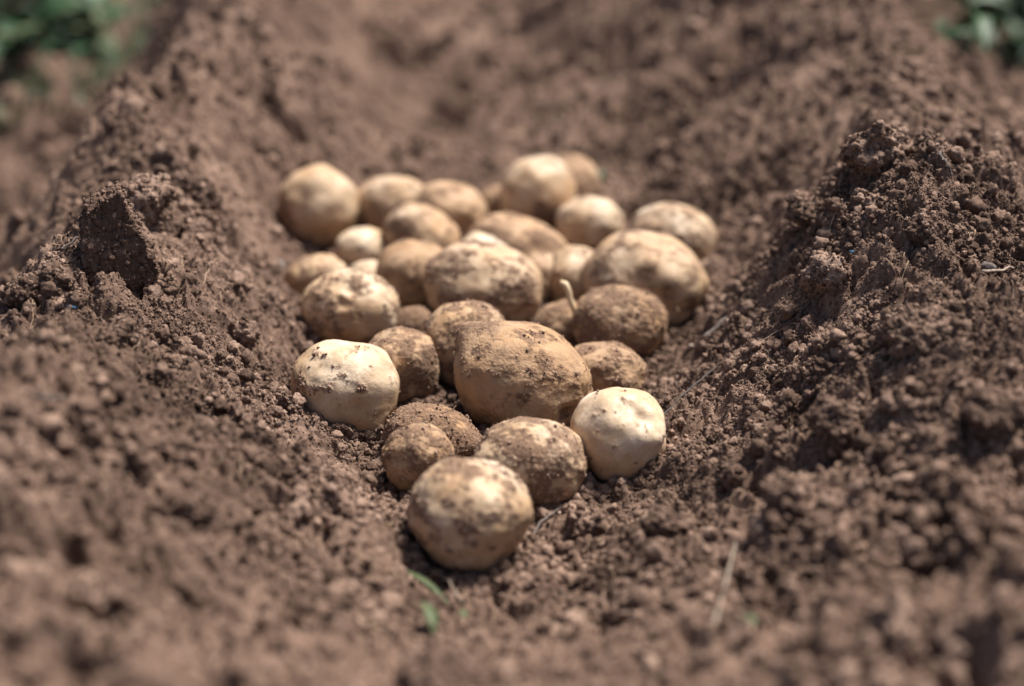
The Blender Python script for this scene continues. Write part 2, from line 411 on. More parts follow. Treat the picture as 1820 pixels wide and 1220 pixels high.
M_STRAW = plain("dry_straw", (.34, .27, .21), (.20, .15, .11), 200, .8)
M_LEAF = plain("leaf", (.014, .048, .014), (.035, .095, .03), 30, .5, .25, .4)
M_LEAF2 = plain("pale_leaf", (.065, .095, .035), (.12, .14, .065), 90, .6, .2, .4)
M_WHITE = plain("white_fleck", (.75, .74, .72), (.6, .58, .55), 300, .6)
M_BLUE = plain("blue_insect", (.015, .05, .10), (.02, .07, .13), 300, .7, 0, .2)

# ------------------------------------------------------------------ object helpers
COL = sc.collection
def mesh_np(name, verts, faces, mat, smooth=True):
    me = bpy.data.meshes.new(name)
    verts = np.asarray(verts, dtype=np.float32); faces = np.asarray(faces, dtype=np.int32)
    k = faces.shape[1]
    me.vertices.add(len(verts)); me.vertices.foreach_set("co", verts.ravel())
    me.loops.add(faces.size); me.loops.foreach_set("vertex_index", faces.ravel())
    me.polygons.add(len(faces)); me.polygons.foreach_set("loop_start", np.arange(0, faces.size, k, dtype=np.int32))
    me.polygons.foreach_set("loop_total", np.full(len(faces), k, dtype=np.int32))
    me.update(calc_edges=True)
    if smooth: me.polygons.foreach_set("use_smooth", np.ones(len(faces), dtype=bool))
    me.materials.append(mat)
    return me
def link(name, me, parent=None, loc=None):
    o = bpy.data.objects.new(name, me); COL.objects.link(o)
    if parent is not None: o.parent = parent
    if loc is not None: o.location = loc
    return o
def tag(o, label=None, cat=None, group=None, kind=None):
    for k, v in (('label', label), ('category', cat), ('group', group), ('kind', kind)):
        if v: o[k] = v
    return o
_ico = {}
def ico(sub):
    if sub not in _ico:
        bm = bmesh.new(); bmesh.ops.create_icosphere(bm, subdivisions=sub, radius=1)
        bm.verts.ensure_lookup_table()
        v = np.array([x.co[:] for x in bm.verts]); v /= np.linalg.norm(v, axis=1)[:, None]
        f = np.array([[q.index for q in x.verts] for x in bm.faces]); bm.free()
        _ico[sub] = (v, f)
    return _ico[sub]
def tube(points, radii, n=7):
    """tapered tube along a polyline, closed ends"""
    P = [Vector(p) for p in points]; vs = []; fs = []
    for i, p in enumerate(P):
        t = (P[min(i + 1, len(P) - 1)] - P[max(i - 1, 0)]).normalized()
        a = t.orthogonal().normalized(); b = t.cross(a)
        if i:  # keep the frame from twisting
            a = (pa - t * pa.dot(t)).normalized(); b = t.cross(a)
        pa = a
        for k in range(n):
            an = 2 * math.pi * k / n
            vs.append(p + (a * math.cos(an) + b * math.sin(an)) * radii[i])
    for i in range(len(P) - 1):
        for k in range(n):
            k2 = (k + 1) % n
            fs.append((i * n + k, i * n + k2, (i + 1) * n + k2, (i + 1) * n + k))
    c0 = len(vs); vs.append(P[0]); vs.append(P[-1])
    for k in range(n):
        k2 = (k + 1) % n
        fs.append((c0, k2, k, k)); fs.append((c0 + 1, (len(P) - 1) * n + k, (len(P) - 1) * n + k2, (len(P) - 1) * n + k2))
    return [tuple(v) for v in vs], fs
def mesh_py(name, vs, fs, mat, smooth=True):
    fs = [tuple(dict.fromkeys(f)) for f in fs]
    me = bpy.data.meshes.new(name); me.from_pydata([tuple(v) for v in vs], [], fs); me.update()
    if smooth: me.polygons.foreach_set("use_smooth", np.ones(len(me.polygons), dtype=bool))
    me.materials.append(mat); return me

# ------------------------------------------------------------------ ground
ny, nx = GX.shape
idx = np.arange(ny * nx).reshape(ny, nx)
F = np.stack([idx[:-1, :-1].ravel(), idx[:-1, 1:].ravel(), idx[1:, 1:].ravel(), idx[1:, :-1].ravel()], 1)
jx = .0011 * perlin2(GX.ravel() * 190, GY.ravel() * 190, 301) * (np.abs(GX.ravel()) < .8); jy = .0011 * perlin2(GX.ravel() * 190, GY.ravel() * 190, 302) * (np.abs(GX.ravel()) < .8)
V = np.stack([GX.ravel() + jx, GY.ravel() + jy, GZ.ravel()], 1)
g = link("ground", mesh_np("ground", V, F, M_SOIL)); tag(g, "dry crumbly brown soil heaped either side of an open trench", None, None, "structure")
print("terrain tris", len(F) * 2)

# ------------------------------------------------------------------ crumbs of soil (instanced stuff)
rng = np.random.default_rng(5)
protos = bpy.data.collections.new("crumb_shapes")
def lumpy(seed, sub=3, amp=.34, freq=1.2, cuts=3, flat=.9):
    v, f = ico(sub); r = np.random.default_rng(seed)
    v = v.copy()
    rad = 1 + amp * fbm3(v * freq + seed * 3.1, seed, 3, .6)
    v = v * rad[:, None]
    for k in range(cuts):
        n = r.normal(size=3); n /= np.linalg.norm(n); d = r.uniform(.5, .85)
        e = v @ n - d; v = v - n[None] * np.maximum(e, 0)[:, None] * .9
    v = v * r.uniform(.72, 1.15, 3)[None]
    return v + .035 * fbm3(v * 6, seed + 9, 2)[:, None] * v, f
for k in range(10):
    v, f = lumpy(100 + k, 3, .42, 1.3, 1)
    v = v * (1 + .42 * (np.abs(perlin3(v * 2.3 + k, 700 + k)) - .25) + .22 * perlin3(v * 4.5, 800 + k))[:, None]
    po = bpy.data.objects.new("crumb_shape", mesh_np("crumb_shape", v, f, M_CRUMB)); protos.objects.link(po)

protos2 = bpy.data.collections.new("grain_shapes")
for po in list(protos.objects):
    q = po.copy(); q.data = po.data.copy(); q.data.materials[0] = M_GRAIN; protos2.objects.link(q)
def scatter(name, pts, rad, label, parent=None, mat=None):
    gname = "grain_scatter" if mat is M_GRAIN else "crumb_scatter"
    n = len(pts)
    me = bpy.data.meshes.new(name); me.vertices.add(n); me.vertices.foreach_set("co", np.asarray(pts, dtype=np.float32).ravel())
    for an, typ, arr in (("size", 'FLOAT', rad), ("pick", 'INT', rng.integers(0, 10, n))):
        at = me.attributes.new(an, typ, 'POINT'); at.data.foreach_set("value", np.asarray(arr, dtype=np.float32 if typ == 'FLOAT' else np.int32))
    at = me.attributes.new("turn", 'FLOAT_VECTOR', 'POINT'); at.data.foreach_set("vector", rng.uniform(0, 6.283, (n, 3)).astype(np.float32).ravel())
    me.materials.append(mat or M_CRUMB)
    o = link(name, me, parent)
    md = o.modifiers.new("scatter", 'NODES')
    gn = bpy.data.node_groups.get(gname)
    if not gn:
        gn = bpy.data.node_groups.new(gname, 'GeometryNodeTree')
        gn.interface.new_socket("Geometry", in_out='INPUT', socket_type='NodeSocketGeometry')
        gn.interface.new_socket("Geometry", in_out='OUTPUT', socket_type='NodeSocketGeometry')
        nd = gn.nodes; ln = gn.links
        gi = nd.new("NodeGroupInput"); go = nd.new("NodeGroupOutput"); ip = nd.new("GeometryNodeInstanceOnPoints")
        ci = nd.new("GeometryNodeCollectionInfo"); ci.inputs['Collection'].default_value = protos2 if mat is M_GRAIN else protos
        ci.inputs['Separate Children'].default_value = True; ci.inputs['Reset Children'].default_value = True
        def attr(nm, dt):
            a = nd.new("GeometryNodeInputNamedAttribute"); a.data_type = dt; a.inputs['Name'].default_value = nm; return a.outputs['Attribute']
        e2r = nd.new("FunctionNodeEulerToRotation")
        ln.new(gi.outputs[0], ip.inputs['Points']); ln.new(ci.outputs[0], ip.inputs['Instance'])
        ip.inputs['Pick Instance'].default_value = True
        ln.new(attr("pick", 'INT'), ip.inputs['Instance Index']); ln.new(attr("turn", 'FLOAT_VECTOR'), e2r.inputs[0]); ln.new(e2r.outputs[0], ip.inputs['Rotation'])
        ln.new(attr("size", 'FLOAT'), ip.inputs['Scale']); ln.new(ip.outputs[0], go.inputs[0])
    md.node_group = gn
    tag(o, label, None, None, "stuff")
    return o

def crumb_points(n, x0, x1, y0, y1, rmin, rmax, alpha):
    x = rng.uniform(x0, x1, n); y = rng.uniform(y0, y1, n)
    dens = np.clip(.45 + 1.2 * fbm2(x * 9 + 2, y * 9, 410, 2) + .7 * perlin2(x * 38, y * 38, 415) + .35 * (x > .15), .14, 1)
    big = np.clip(.5 + 1.5 * perlin2(x * 16 + 5, y * 16, 416), 0, 1)
    r = rmin * (1 - rng.random(n) * (1 - (rmin / rmax) ** alpha)) ** (-1 / alpha)
    keep = (rng.random(n) < dens)
    keep &= ~((r > rmin * 2.2) & (rng.random(n) > big))
    vis = np.abs(x) < .06 + .36 * y                # what the picture and a step aside could show
    keep &= vis
    x, y, r = x[keep], y[keep], r[keep]
    z = height_at(x, y) + r * rng.uniform(-.25, .55, len(x))
    inside = np.zeros(len(x), bool)
    for i, (c, a, d, cc, tl) in PINFO.items():
        q = ((x - c[0]) / (a + r * .6)) ** 2 + ((y - c[1]) / (d + r * .6)) ** 2 + ((z - c[2]) / (cc + r * .6)) ** 2
        inside |= q < 1.0
        # keep the lower front of each potato open to view
        q2 = ((x - c[0]) / (a * 1.05)) ** 2 + ((y - c[1]) / (d * 1.05)) ** 2
        inside |= (q2 < 1) & (r > .0035)
    return np.stack([x, y, z], 1)[~inside], r[~inside]
sets = [crumb_points(460000, -.5, .5, .93, 1.36, .00055, .0065, 2.35),
        crumb_points(34000, -.5, .5, .62, .93, .0015, .0085, 2.0),
        crumb_points(26000, -.8, .8, 1.36, 2.0, .0018, .009, 1.9),
        crumb_points(9000, -1.2, 1.2, 2.0, 2.9, .0035, .016, 1.9)]
def ring_points():
    # loose soil banked up against the potatoes
    P_ = []; R_ = []
    for i, (c, a, d, cc, tl) in PINFO.items():
        n = int(2600 * (a / .04)); th = rng.uniform(0, 6.283, n); q = 1 + np.abs(rng.normal(0, .13, n)) - .08
        x = c[0] + a * q * np.cos(th); y = c[1] + d * q * np.sin(th)
        r = .0007 * (1 - rng.random(n) * .985) ** (-1 / 2.0); r = np.minimum(r, .0045)
        z = height_at(x, y) + r * rng.uniform(-.2, .9, n)
        ok = (z < c[2] - .25 * cc)
        for j, (c2, a2, d2, cc2, tl2) in PINFO.items():
            ok &= ((x - c2[0]) / (a2 + r * .5)) ** 2 + ((y - c2[1]) / (d2 + r * .5)) ** 2 + ((z - c2[2]) / (cc2 + r * .5)) ** 2 > .98
        P_.append(np.stack([x, y, z], 1)[ok]); R_.append(r[ok])
    return np.concatenate(P_), np.concatenate(R_)
sets.append(ring_points())
pts = np.concatenate([s[0] for s in sets]); rad = np.concatenate([s[1] for s in sets])
print("crumbs", len(pts))
scatter("soil_crumbs", pts, rad, "loose brown soil crumbs strewn over the trench sides")

# ------------------------------------------------------------------ potatoes
def view_dir(u, v):
    """unit direction on a body facing the lens at the fraction u, v of its outline"""
    w = math.sqrt(max(0., 1 - u * u - v * v))
    return RT * u + UP * v - FW * w
# marks: (u, v, depth, width) dents (negative) and bumps (positive), in fractions of the radius
FEAT = {
 1: [(-.05, -.02, .025, .10), (.45, .45, .03, .35), (-.78, -.6, -.10, .45), (.75, -.62, -.11, .45), (-.6, .5, .03, .3), (-.03, -.10, -.02, .12)],
 2: [(.45, .38, -.06, .24), (.42, .44, -.05, .13), (.30, .75, .04, .25), (-.1, .75, .05, .4), (-.75, -.6, -.14, .5), (.6, -.9, -.08, .4), (.75, .0, .06, .4), (-.1, -.15, -.015, .08)],
 3: [(-.35, .3, .05, .4), (.55, .35, .05, .3), (.15, .55, -.03, .2), (-.75, -.1, .03, .3)],
 4: [(0, .6, .03, .4), (.3, -.6, -.04, .4)],
 5: [(0, .5, .05, .5)],
 6: [(-.70, .70, .17, .26), (.55, .80, -.06, .4), (-.75, -.6, -.04, .4), (.80, -.10, .10, .30), (.62, -.52, -.13, .16), (-.2, .3, .03, .5), (.35, .15, -.025, .3), (-.72, -.2, .04, .35), (.1, -.75, .05, .4), (.92, -.5, .08, .25)],
 7: [(-.05, .38, -.03, .12), (.80, -.58, -.15, .18), (-.65, -.70, -.14, .5), (.25, .6, .05, .5), (.45, -.85, .12, .35), (.95, .2, .03, .3), (-.5, .55, -.04, .3)],
 8: [(.35, -.3, -.03, .3), (-.1, .6, .04, .4)],
 9: [(-.5, .6, .04, .4), (.5, .75, .06, .2), (-.35, -.45, -.03, .2)],
 10: [(-.4, .3, .04, .4), (.6, .1, -.03, .3)],
 11: [(-.55, .5, .05, .35), (.5, .5, .05, .4), (-.75, .0, -.04, .3)],
 13: [(-.05, .15, -.07, .16), (.12, .42, -.05, .14), (-.45, .4, .04, .3), (.5, .3, .05, .4), (.1, -.5, .03, .3)],
 14: [(-.85, .35, .05, .3), (-.55, -.55, .04, .3), (.45, .25, .03, .3), (.15, -.25, -.03, .25), (.3, .85, -.03, .3)],
 19: [(-.2, .5, .05, .4)], 21: [(-.5, .3, .06, .3), (.5, -.2, -.05, .3)], 29: [(-.4, .3, .07, .3)], 31: [(-.5, .5, .08, .25), (0, .6, -.06, .2), (.5, .4, .06, .25)], 26: [(-.3, -.3, -.04, .3), (.3, .6, .05, .3)], 15: [(-.5, .3, .06, .4)],
 20: [(-.8, .1, -.06, .2), (.1, .5, .04, .5)],
 22: [(.45, -.25, -.06, .2)], 23: [(.0, -.35, -.05, .14), (0, .6, .05, .5)],
 27: [(.1, .75, .10, .3), (-.4, .1, -.06, .25)], 28: [(-.3, .1, -.02, .2), (.5, -.1, .03, .4)],
}
# stuck soil, and some shade painted as coat: (u, v, width, amount) added to the noisy coat; negative wipes it off
DIRT_SHADE = {
 1: [(-.1, .85, .45, .5), (-.05, -.05, .16, .75), (.25, .12, .2, .4), (-.7, .1, .25, .35), (0, -.6, .5, -.15), (-.3, -.55, .05, .9), (.1, -.45, .04, .9), (.4, -.5, .06, .7), (-.1, -.7, .05, .7), (.3, .55, .22, -.4), (.55, -.2, .4, -.1)],
 2: [(.1, -.2, .5, -.3), (-.15, -.18, .09, 1.1), (-.45, .15, .04, .9), (-.3, .5, .04, .9), (.15, .55, .035, .9), (-.55, -.4, .06, .7), (.3, -.5, .05, .7), (.6, .3, .04, .8), (.75, -.1, .06, .9), (-.1, .5, .05, .8), (-.25, .3, .06, .6), (.55, .1, .12, .3), (.0, .8, .2, .3), (.75, -.35, .2, .35)],
 3: [(-.35, .6, .35, .35), (.75, .45, .2, .6), (.35, 0, .4, .25), (-.35, -.2, .25, -.6), (-.6, .2, .15, -.3), (.45, .55, .18, -.4)],
 4: [(.1, .6, .6, .35), (-.5, -.5, .4, -.5)],
 6: [(-.6, .85, .25, .6), (0, .05, .45, .35), (-.25, .4, .25, .2), (.15, -.6, .4, -.35), (.6, -.55, .2, .5), (-.7, -.2, .2, -.1)],
 7: [(.38, .02, .13, .9), (.33, -.18, .06, .8), (-.1, .45, .08, .6), (.75, -.6, .2, .9), (0, -.4, .4, -.4), (-.7, -.1, .3, .15), (-.15, .0, .05, .8), (-.6, .1, .05, .9), (-.45, -.1, .04, .9), (-.3, .3, .04, .9), (.1, .3, .035, .9), (.0, -.3, .035, .8), (.5, .45, .05, .8), (-.7, .35, .04, .9), (.1, .7, .3, .1), (.85, .1, .2, .35)],
 8: [(.75, -.4, .35, .5), (-.1, .2, .5, .2)],  # first spot: neighbour's shadow on the lower right, painted into the coat
 13: [(-.55, .35, .3, .4), (-.25, .05, .2, .4), (.3, .6, .2, .45), (.15, .1, .2, -.5), (-.3, -.3, .15, .4), (.1, -.6, .35, -.3), (.55, -.4, .25, .2)],
 14: [(-.35, -.25, .15, .6), (.3, -.1, .18, .45), (-.75, .5, .25, .6), (-.1, .1, .2, -.4), (.75, 0, .2, .3), (-.4, .25, .1, .4)],
 20: [(-.80, -.1, .45, 1.0), (-.3, -.7, .4, .5), (.1, .3, .6, -.3)], 23: [(0, -.35, .22, 1.2), (.45, -.6, .35, .7), (-.2, .5, .6, -.3), (.2, -.8, .4, .4)],  # first potato: shade on its left end painted into the coat
 28: [(-.45, .1, .25, .35), (.2, .5, .4, -.3), (.6, -.3, .3, .2)], 19: [(-.4, .1, .35, .6), (.4, .3, .4, -.5)],
 27: [(.0, .45, .25, -.5), (-.3, .1, .2, .3)],
}
TONE = {14: [(-.8, 0, .5, .4), (.6, -.4, .5, .4)], 26: [(-.4, .3, .4, .3)], 21: [(-.6, -.3, .5, .5)], 22: [(.3, -.5, .5, .4), (-.5, .3, .4, -.2)], 20: [(-.85, -.05, .55, .9), (-.2, -.8, .6, .6)], 7: [(-.9, -.1, .5, .55), (.7, -.7, .4, .45), (0, -.9, .5, .3)], 1: [(0, .9, .5, .2)], 28: [(-.1, -.2, .3, .2)], 23: [(.3, -.6, .6, .7), (-.2, -.8, .5, .6)], 2: [(.42, .42, .14, .35), (-.2, -.9, .6, .35), (-.9, -.2, .4, .2)], 6: [(.1, -.55, .5, -.25)], 13: [(0, -.8, .6, .6)]}  # left sides of the smooth and far left cream potatoes are painted darker as shade
potato_obj = {}
surf = {}
for (i, px, py, w, h, rf, dt, tilt, tone, dirt, sub, lab) in POT:
    c, a, d, cc, tl = PINFO[i]
    v, f = ico(sub)
    R = np.array(Euler((0, tl, 0)).to_matrix())      # tilt about the view axis, right end down
    vw = v @ R.T                                     # directions in world space
    seed = i * 17
    rad = 1 + .085 * perlin3(v * 1.3 + i * 5.1, seed) + .052 * perlin3(v * 2.6 + i * 2.3, seed + 1) + .008 * perlin3(v * 6 + i, seed + 2)
    n = np.array([a, d, cc]); e = 2.15                # slightly squarish body
    body = v * (1 / (np.sum(np.abs(v) ** e, axis=1) ** (1 / e)))[:, None] * n[None]
    dt_ = np.zeros(len(v)); tn = np.full(len(v), float(tone))
    for (u, vv, amp, wd) in FEAT.get(i, []):
        k = view_dir(u, vv); ang = np.arccos(np.clip(vw @ k, -1, 1))
        rad = rad + amp * np.exp(-(ang / wd) ** 2)
        if amp < -.04 and wd < .2 and i != 2:                    # raised brow over an eye
            rad = rad + .3 * abs(amp) * np.exp(-((ang - wd * 1.4) / (wd * .6)) ** 2)
    # a few random shallow eyes on the sides and back
    rr = np.random.default_rng(seed)
    for k in range(7):
        q = rr.normal(size=3); q /= np.linalg.norm(q)
        ang = np.arccos(np.clip(v @ q, -1, 1)); rad = rad - .03 * np.exp(-(ang / .10) ** 2)
        dt_ += .35 * np.exp(-(ang / .09) ** 2)
    # stuck soil and painted shade
    nz = fbm3(v * 2.2 + i * 9.7, seed + 5, 3, .6); nz2 = fbm3(v * 9 + i * 3.7, seed + 6, 3, .6)
    dt_ += .9 * nz + .55 * nz2 + (dirt - .42) * 1.35
    for (u, vv, wd, am) in DIRT_SHADE.get(i, []):
        k = view_dir(u, vv); ang = np.arccos(np.clip(vw @ k, -1, 1)) * (1 + .35 * nz2)
        dt_ += am * np.exp(-(ang / wd) ** 2)
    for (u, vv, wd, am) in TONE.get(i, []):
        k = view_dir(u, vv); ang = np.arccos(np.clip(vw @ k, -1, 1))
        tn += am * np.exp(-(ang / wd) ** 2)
    dcl = np.clip(dt_ + .25, 0, 1)
    mm = body * 1000                                   # millimetres, for grain of real size
    grain = .5 + .6 * perlin3(mm * .45 + i, seed + 8) + .35 * perlin3(mm * .95, seed + 9)
    thick = np.clip(dt_ * 1.5, 0, 1) * (.00025 + .0011 * np.clip(grain, 0, 1.4)) + (.00008 + .0003 * tone) * perlin3(mm * .35, seed + 4) + .00022 * tone * perlin3(mm * .8, seed + 14)
    nrm = v / n[None]; nrm /= np.linalg.norm(nrm, axis=1)[:, None]
    P = body * rad[:, None] + nrm * thick[:, None]
    me = mesh_np("potato", P, f, M_POT)
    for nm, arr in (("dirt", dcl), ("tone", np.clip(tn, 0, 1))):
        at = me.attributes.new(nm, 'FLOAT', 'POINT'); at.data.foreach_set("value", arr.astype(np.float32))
    o = link("potato", me, None, tuple(c)); o.rotation_euler = (0, tl, 0)
    tag(o, lab, "potato", "freshly dug potatoes in the trench")
    potato_obj[i] = o
    surf[i] = (P, nrm, dt_, v)
    if i in (1, 2, 3, 4, 5, 6, 7, 8, 9, 10, 11, 13, 14):
        # grains of soil clinging to the skin
        pr = np.clip(dt_ * 1.3 - .15, 0, 1) + .003
        cnt = int(650 * (.1 + dirt) * (a / .04) ** 2)
        pk = rng.choice(len(v), cnt, p=pr / pr.sum())
        rr_ = .00035 * (1 - rng.random(cnt) * .97) ** (-1 / 2.3); rr_ = np.minimum(rr_, .0012)
        s = scatter("clinging_soil", P[pk] + nrm[pk] * (rr_ * .3)[:, None] + rng.normal(0, .0004, (cnt, 3)), rr_, None, o, M_GRAIN)

def on_potato(i, u, v, lift=0.0):
    """local point and normal of the skin of potato i facing the lens at u, v"""
    c, a, d, cc, tl = PINFO[i]
    R = np.array(Euler((0, tl, 0)).to_matrix()); k = R.T @ view_dir(u, v)
    P, nr, _, vs = surf[i]; j = int(np.argmax(vs @ k))
    return Vector(P[j] + nr[j] * lift), Vector(nr[j])

# sprout on the small brown potato
p0, n0 = on_potato(12, .62, .28)
Ri = Euler((0, PINFO[12][4], 0)).to_matrix().inverted()
def L(v): return Ri @ Vector(v)
path = [p0 - n0 * .001, p0 + L((-.003, -.003, .003)), p0 + L((-.006, -.004, .007)), p0 + L((-.0085, -.004, .013)), p0 + L((-.0095, -.004, .019)), p0 + L((-.0115, -.003, .023)), p0 + L((-.0145, -.003, .0245))]
vs_, fs_ = tube([path[0]] + [path[0] + (q - path[0]) * 1.35 for q in path[1:]], [.0044, .0032, .0026, .0024, .0023, .0027, .0018], 10)
tagp = link("sprout", mesh_py("sprout", vs_, fs_, M_SPROUT), potato_obj[12]); tagp['label'] = "thin pale curved sprout"
# rootlets hanging from skins
def rootlet(i, u, v, segs, r=.00035):
    p, n = on_potato(i, u, v); Rl = Euler((0, PINFO[i][4], 0)).to_matrix().inverted()
    path = [p]
    for s in segs: path.append(path[-1] + Rl @ Vector(s))
    vs_, fs_ = tube(path, [r * (1 - .5 * k / len(path)) for k in range(len(path))], 5)
    link("rootlet", mesh_py("rootlet", vs_, fs_, M_ROOT), potato_obj[i])
rootlet(5, -.55, .45, [(.002, -.003, -.003), (.001, -.001, -.006), (.002, -.002, -.004), (-.003, 0, -.003), (-.004, 0, -.002)], .0005)
rootlet(5, .25, .75, [(.004, -.002, .003), (.004, 0, .001), (.003, 0, .004)], .0004)
rootlet(5, .35, .7, [(.003, -.003, .001), (.005, 0, -.002)], .0003)
rootlet(5, -.2, .75, [(-.002, -.002, .004), (-.001, 0, .003)], .0003)
rootlet(9, -.25, -.35, [(-.001, -.003, .004), (.001, -.001, .005)], .0008)
rootlet(28, .35, -.6, [(.003, -.004, .004), (.002, -.002, -.004)], .0006)
rootlet(6, .85, .15, [(.002, -.002, .003), (-.001, -.001, .004)], .0003)

# ------------------------------------------------------------------ clods lying on the banks
def clod_mesh(seed, dims, cuts=5, amp=.25, sub=5, crag=1.0):
    v, f = ico(sub); r = np.random.default_rng(seed); v = v.copy()
    v = v * (1 + amp * fbm3(v * 1.3 + seed, seed, 2))[:, None]
    for k in range(cuts):
        n = r.normal(size=3); n /= np.linalg.norm(n); dd = r.uniform(.45, .8)
        e = v @ n - dd; v = v - n[None] * np.maximum(e, 0)[:, None] * .93
    v = v * np.array(dims)[None]
    mm = v * 1000; nr = v / np.linalg.norm(v, axis=1)[:, None]
    v = v + nr * crag * (.0030 * perlin3(mm * .11, seed + 1) + .0034 * (np.abs(perlin3(mm * .20, seed + 2)) - .2) + .0018 * (np.abs(perlin3(mm * .45, seed + 5)) - .2) + .0007 * perlin3(mm * .9, seed + 3))[:, None]
    return mesh_np("soil_clod", v, f, M_CLOD), v, nr
def coat(o, v, nr, n, seed):
    pk = rng.choice(len(v), n); rr_ = np.minimum(.0006 * (1 - rng.random(n) * .98) ** (-1 / 2.2), .0032)
    scatter("clinging_crumbs", v[pk] + nr[pk] * (rr_ * .1)[:, None], rr_, None, o)
# px, py of centre, dims (m), seed, tumble, label
def place_clod(px, py, dims, seed, rot, label, sub=5, cuts=2, sink=.25, amp=.38):
    p = ground_at(px, py + dims[2] * .4 / 1.2 * FPX)
    z = h1(p[0], p[1]) + dims[2] * (1 - sink) * .8
    r_ = ray(px, py); t = np.dot(p - CAMP, FW)
    p = CAMP + r_ * t
    me, vv, nn = clod_mesh(seed, dims, cuts, amp, sub)
    o = link("soil_clod", me, None, (p[0], p[1], min(p[2], z)))
    coat(o, vv, nn, int(260 * (dims[0] / .012) ** 2), seed)
    o.rotation_euler = rot; tag(o, label, "clod of soil", "clods of soil on the banks")
    return o
CL = [
 (60, 520, (.021, .017, .017), 12, (.2, .1, .9), "craggy brown clod at the left edge of the picture, on the left bank crest"),
 (108, 500, (.015, .014, .014), 13, (.5, .4, .2), "dark angular clod just below left of the upright block"),
 (250, 362, (.026, .020, .018), 14, (.1, -.5, .4), "blurred rough clod behind and right of the upright block"),
 (345, 345, (.024, .02, .014), 15, (.1, .4, .4), "blurred flattish clod high on the left bank, nearer the pile"),
 (205, 600, (.016, .014, .013), 16, (.4, .1, .4), "rounded clod under the upright block on the front of the left bank"),
 (432, 598, (.011, .009, .012), 17, (.1, .4, .1), "small upright pointed clod on the left bank above the cream potato"),
 (500, 715, (.0085, .007, .007), 18, (.4, 0, .4), "small clod nestling left of the smooth cream potato"),
 (603, 768, (.0085, .007, .006), 19, (.1, .3, .2), "small flat clod below the smooth cream potato"),
 (1552, 268, (.022, .019, .022), 20, (.2, .3, .7), "peaked clod topping the right bank"),
 (1440, 380, (.020, .018, .013), 21, (.3, .2, .2), "overhanging rounded clod on the inner face of the right bank, near its top"),
 (1478, 492, (.019, .018, .016), 22, (.1, .1, .5), "square-faced clod midway up the right bank"),
 (1655, 410, (.016, .014, .013), 23, (.2, .4, .5), "knobbly clod on the right bank crest below its peak"),
 (1640, 600, (.024, .02, .018), 24, (.1, .3, .4), "big smooth rounded clod low on the outer right bank"),
 (1500, 752, (.021, .019, .015), 25, (.5, .3, .4), "softly blurred hump-shaped clod in the right foreground"),
 (1392, 878, (.014, .013, .011), 26, (.5, .3, .4), "dark egg-shaped clod in the right foreground slope"),
 (1190, 930, (.0145, .012, .008), 27, (.1, .1, .4), "smooth oval clod right of the front-most potato"),
 (1300, 850, (.010, .009, .008), 28, (.1, .5, .4), "fist-like clod between the clean cream potato and the dark egg-shaped clod"),
 (1030, 930, (.011, .010, .0085), 29, (.1, .5, .4), "chunky clod close right of the front-most potato"),
 (1760, 735, (.021, .02, .015), 30, (.1, .5, .9), "blurred dark clod by the right edge of the picture"),
 (170, 1060, (.022, .018, .016), 31, (.1, .5, .9), "strongly blurred lump in the bottom left corner"),
 (790, 1205, (.022, .02, .014), 32, (.1, .2, .9), "blurred dark stone-like lump at the bottom middle edge"),
 (1600, 1120, (.018, .02, .014), 33, (.4, .2, .9), "blurred lump in the bottom right foreground"),
 (350, 905, (.010, .009, .007), 34, (.4, .2, .9), "small clod on the left foreground slope"),
 (570, 860, (.009, .008, .007), 35, (.2, .2, .5), "rough little clod left of the small round brown potato"),
]
for (px, py, dims, sd_, rot, lab) in CL: place_clod(px, py, dims, sd_, rot, lab)
# the upright block: a broken slab with flat faces
bp = ground_at(215, 488)
v, f = ico(6); v = v.copy()
for n, dd in (((0, -1, .12), .42), ((0, 1, 0), .45), ((-1, 0, .10), .62), ((.84, -.1, .54), .44), ((-.45, 0, 1), .72), ((0, 0, -1), .85), ((-.6, 0, -.8), .85)):
    n = np.array(n, float); n /= np.linalg.norm(n); e = v @ n - dd; v = v - n[None] * np.maximum(e, 0)[:, None] * .97
v = v * np.array((.039, .034, .044)); mm = v * 1000; nr = v / np.linalg.norm(v, axis=1)[:, None]
v = v + nr * (.0050 * perlin3(mm * .08, 3) - .0035 * (np.abs(perlin3(mm * .10, 9)) < .06) + .0036 * (np.abs(perlin3(mm * .22, 4)) - .2) + .0015 * (np.abs(perlin3(mm * .5, 6)) - .2) + .0006 * perlin3(mm * .9, 5))[:, None]
blk = link("soil_clod", mesh_np("soil_clod", v, f, M_CLOD), None, tuple(CAMP + ray(208, 440) * np.dot(bp - CAMP, FW)))
blk.location.z += .008; blk.scale = (.92, .92, 1.0)
coat(blk, v, nr, 1300, 1)
blk.rotation_euler = (.0, .12, .35); tag(blk, "upright wedge-shaped block of dry soil standing on the left bank", "clod of soil", "clods of soil on the banks")

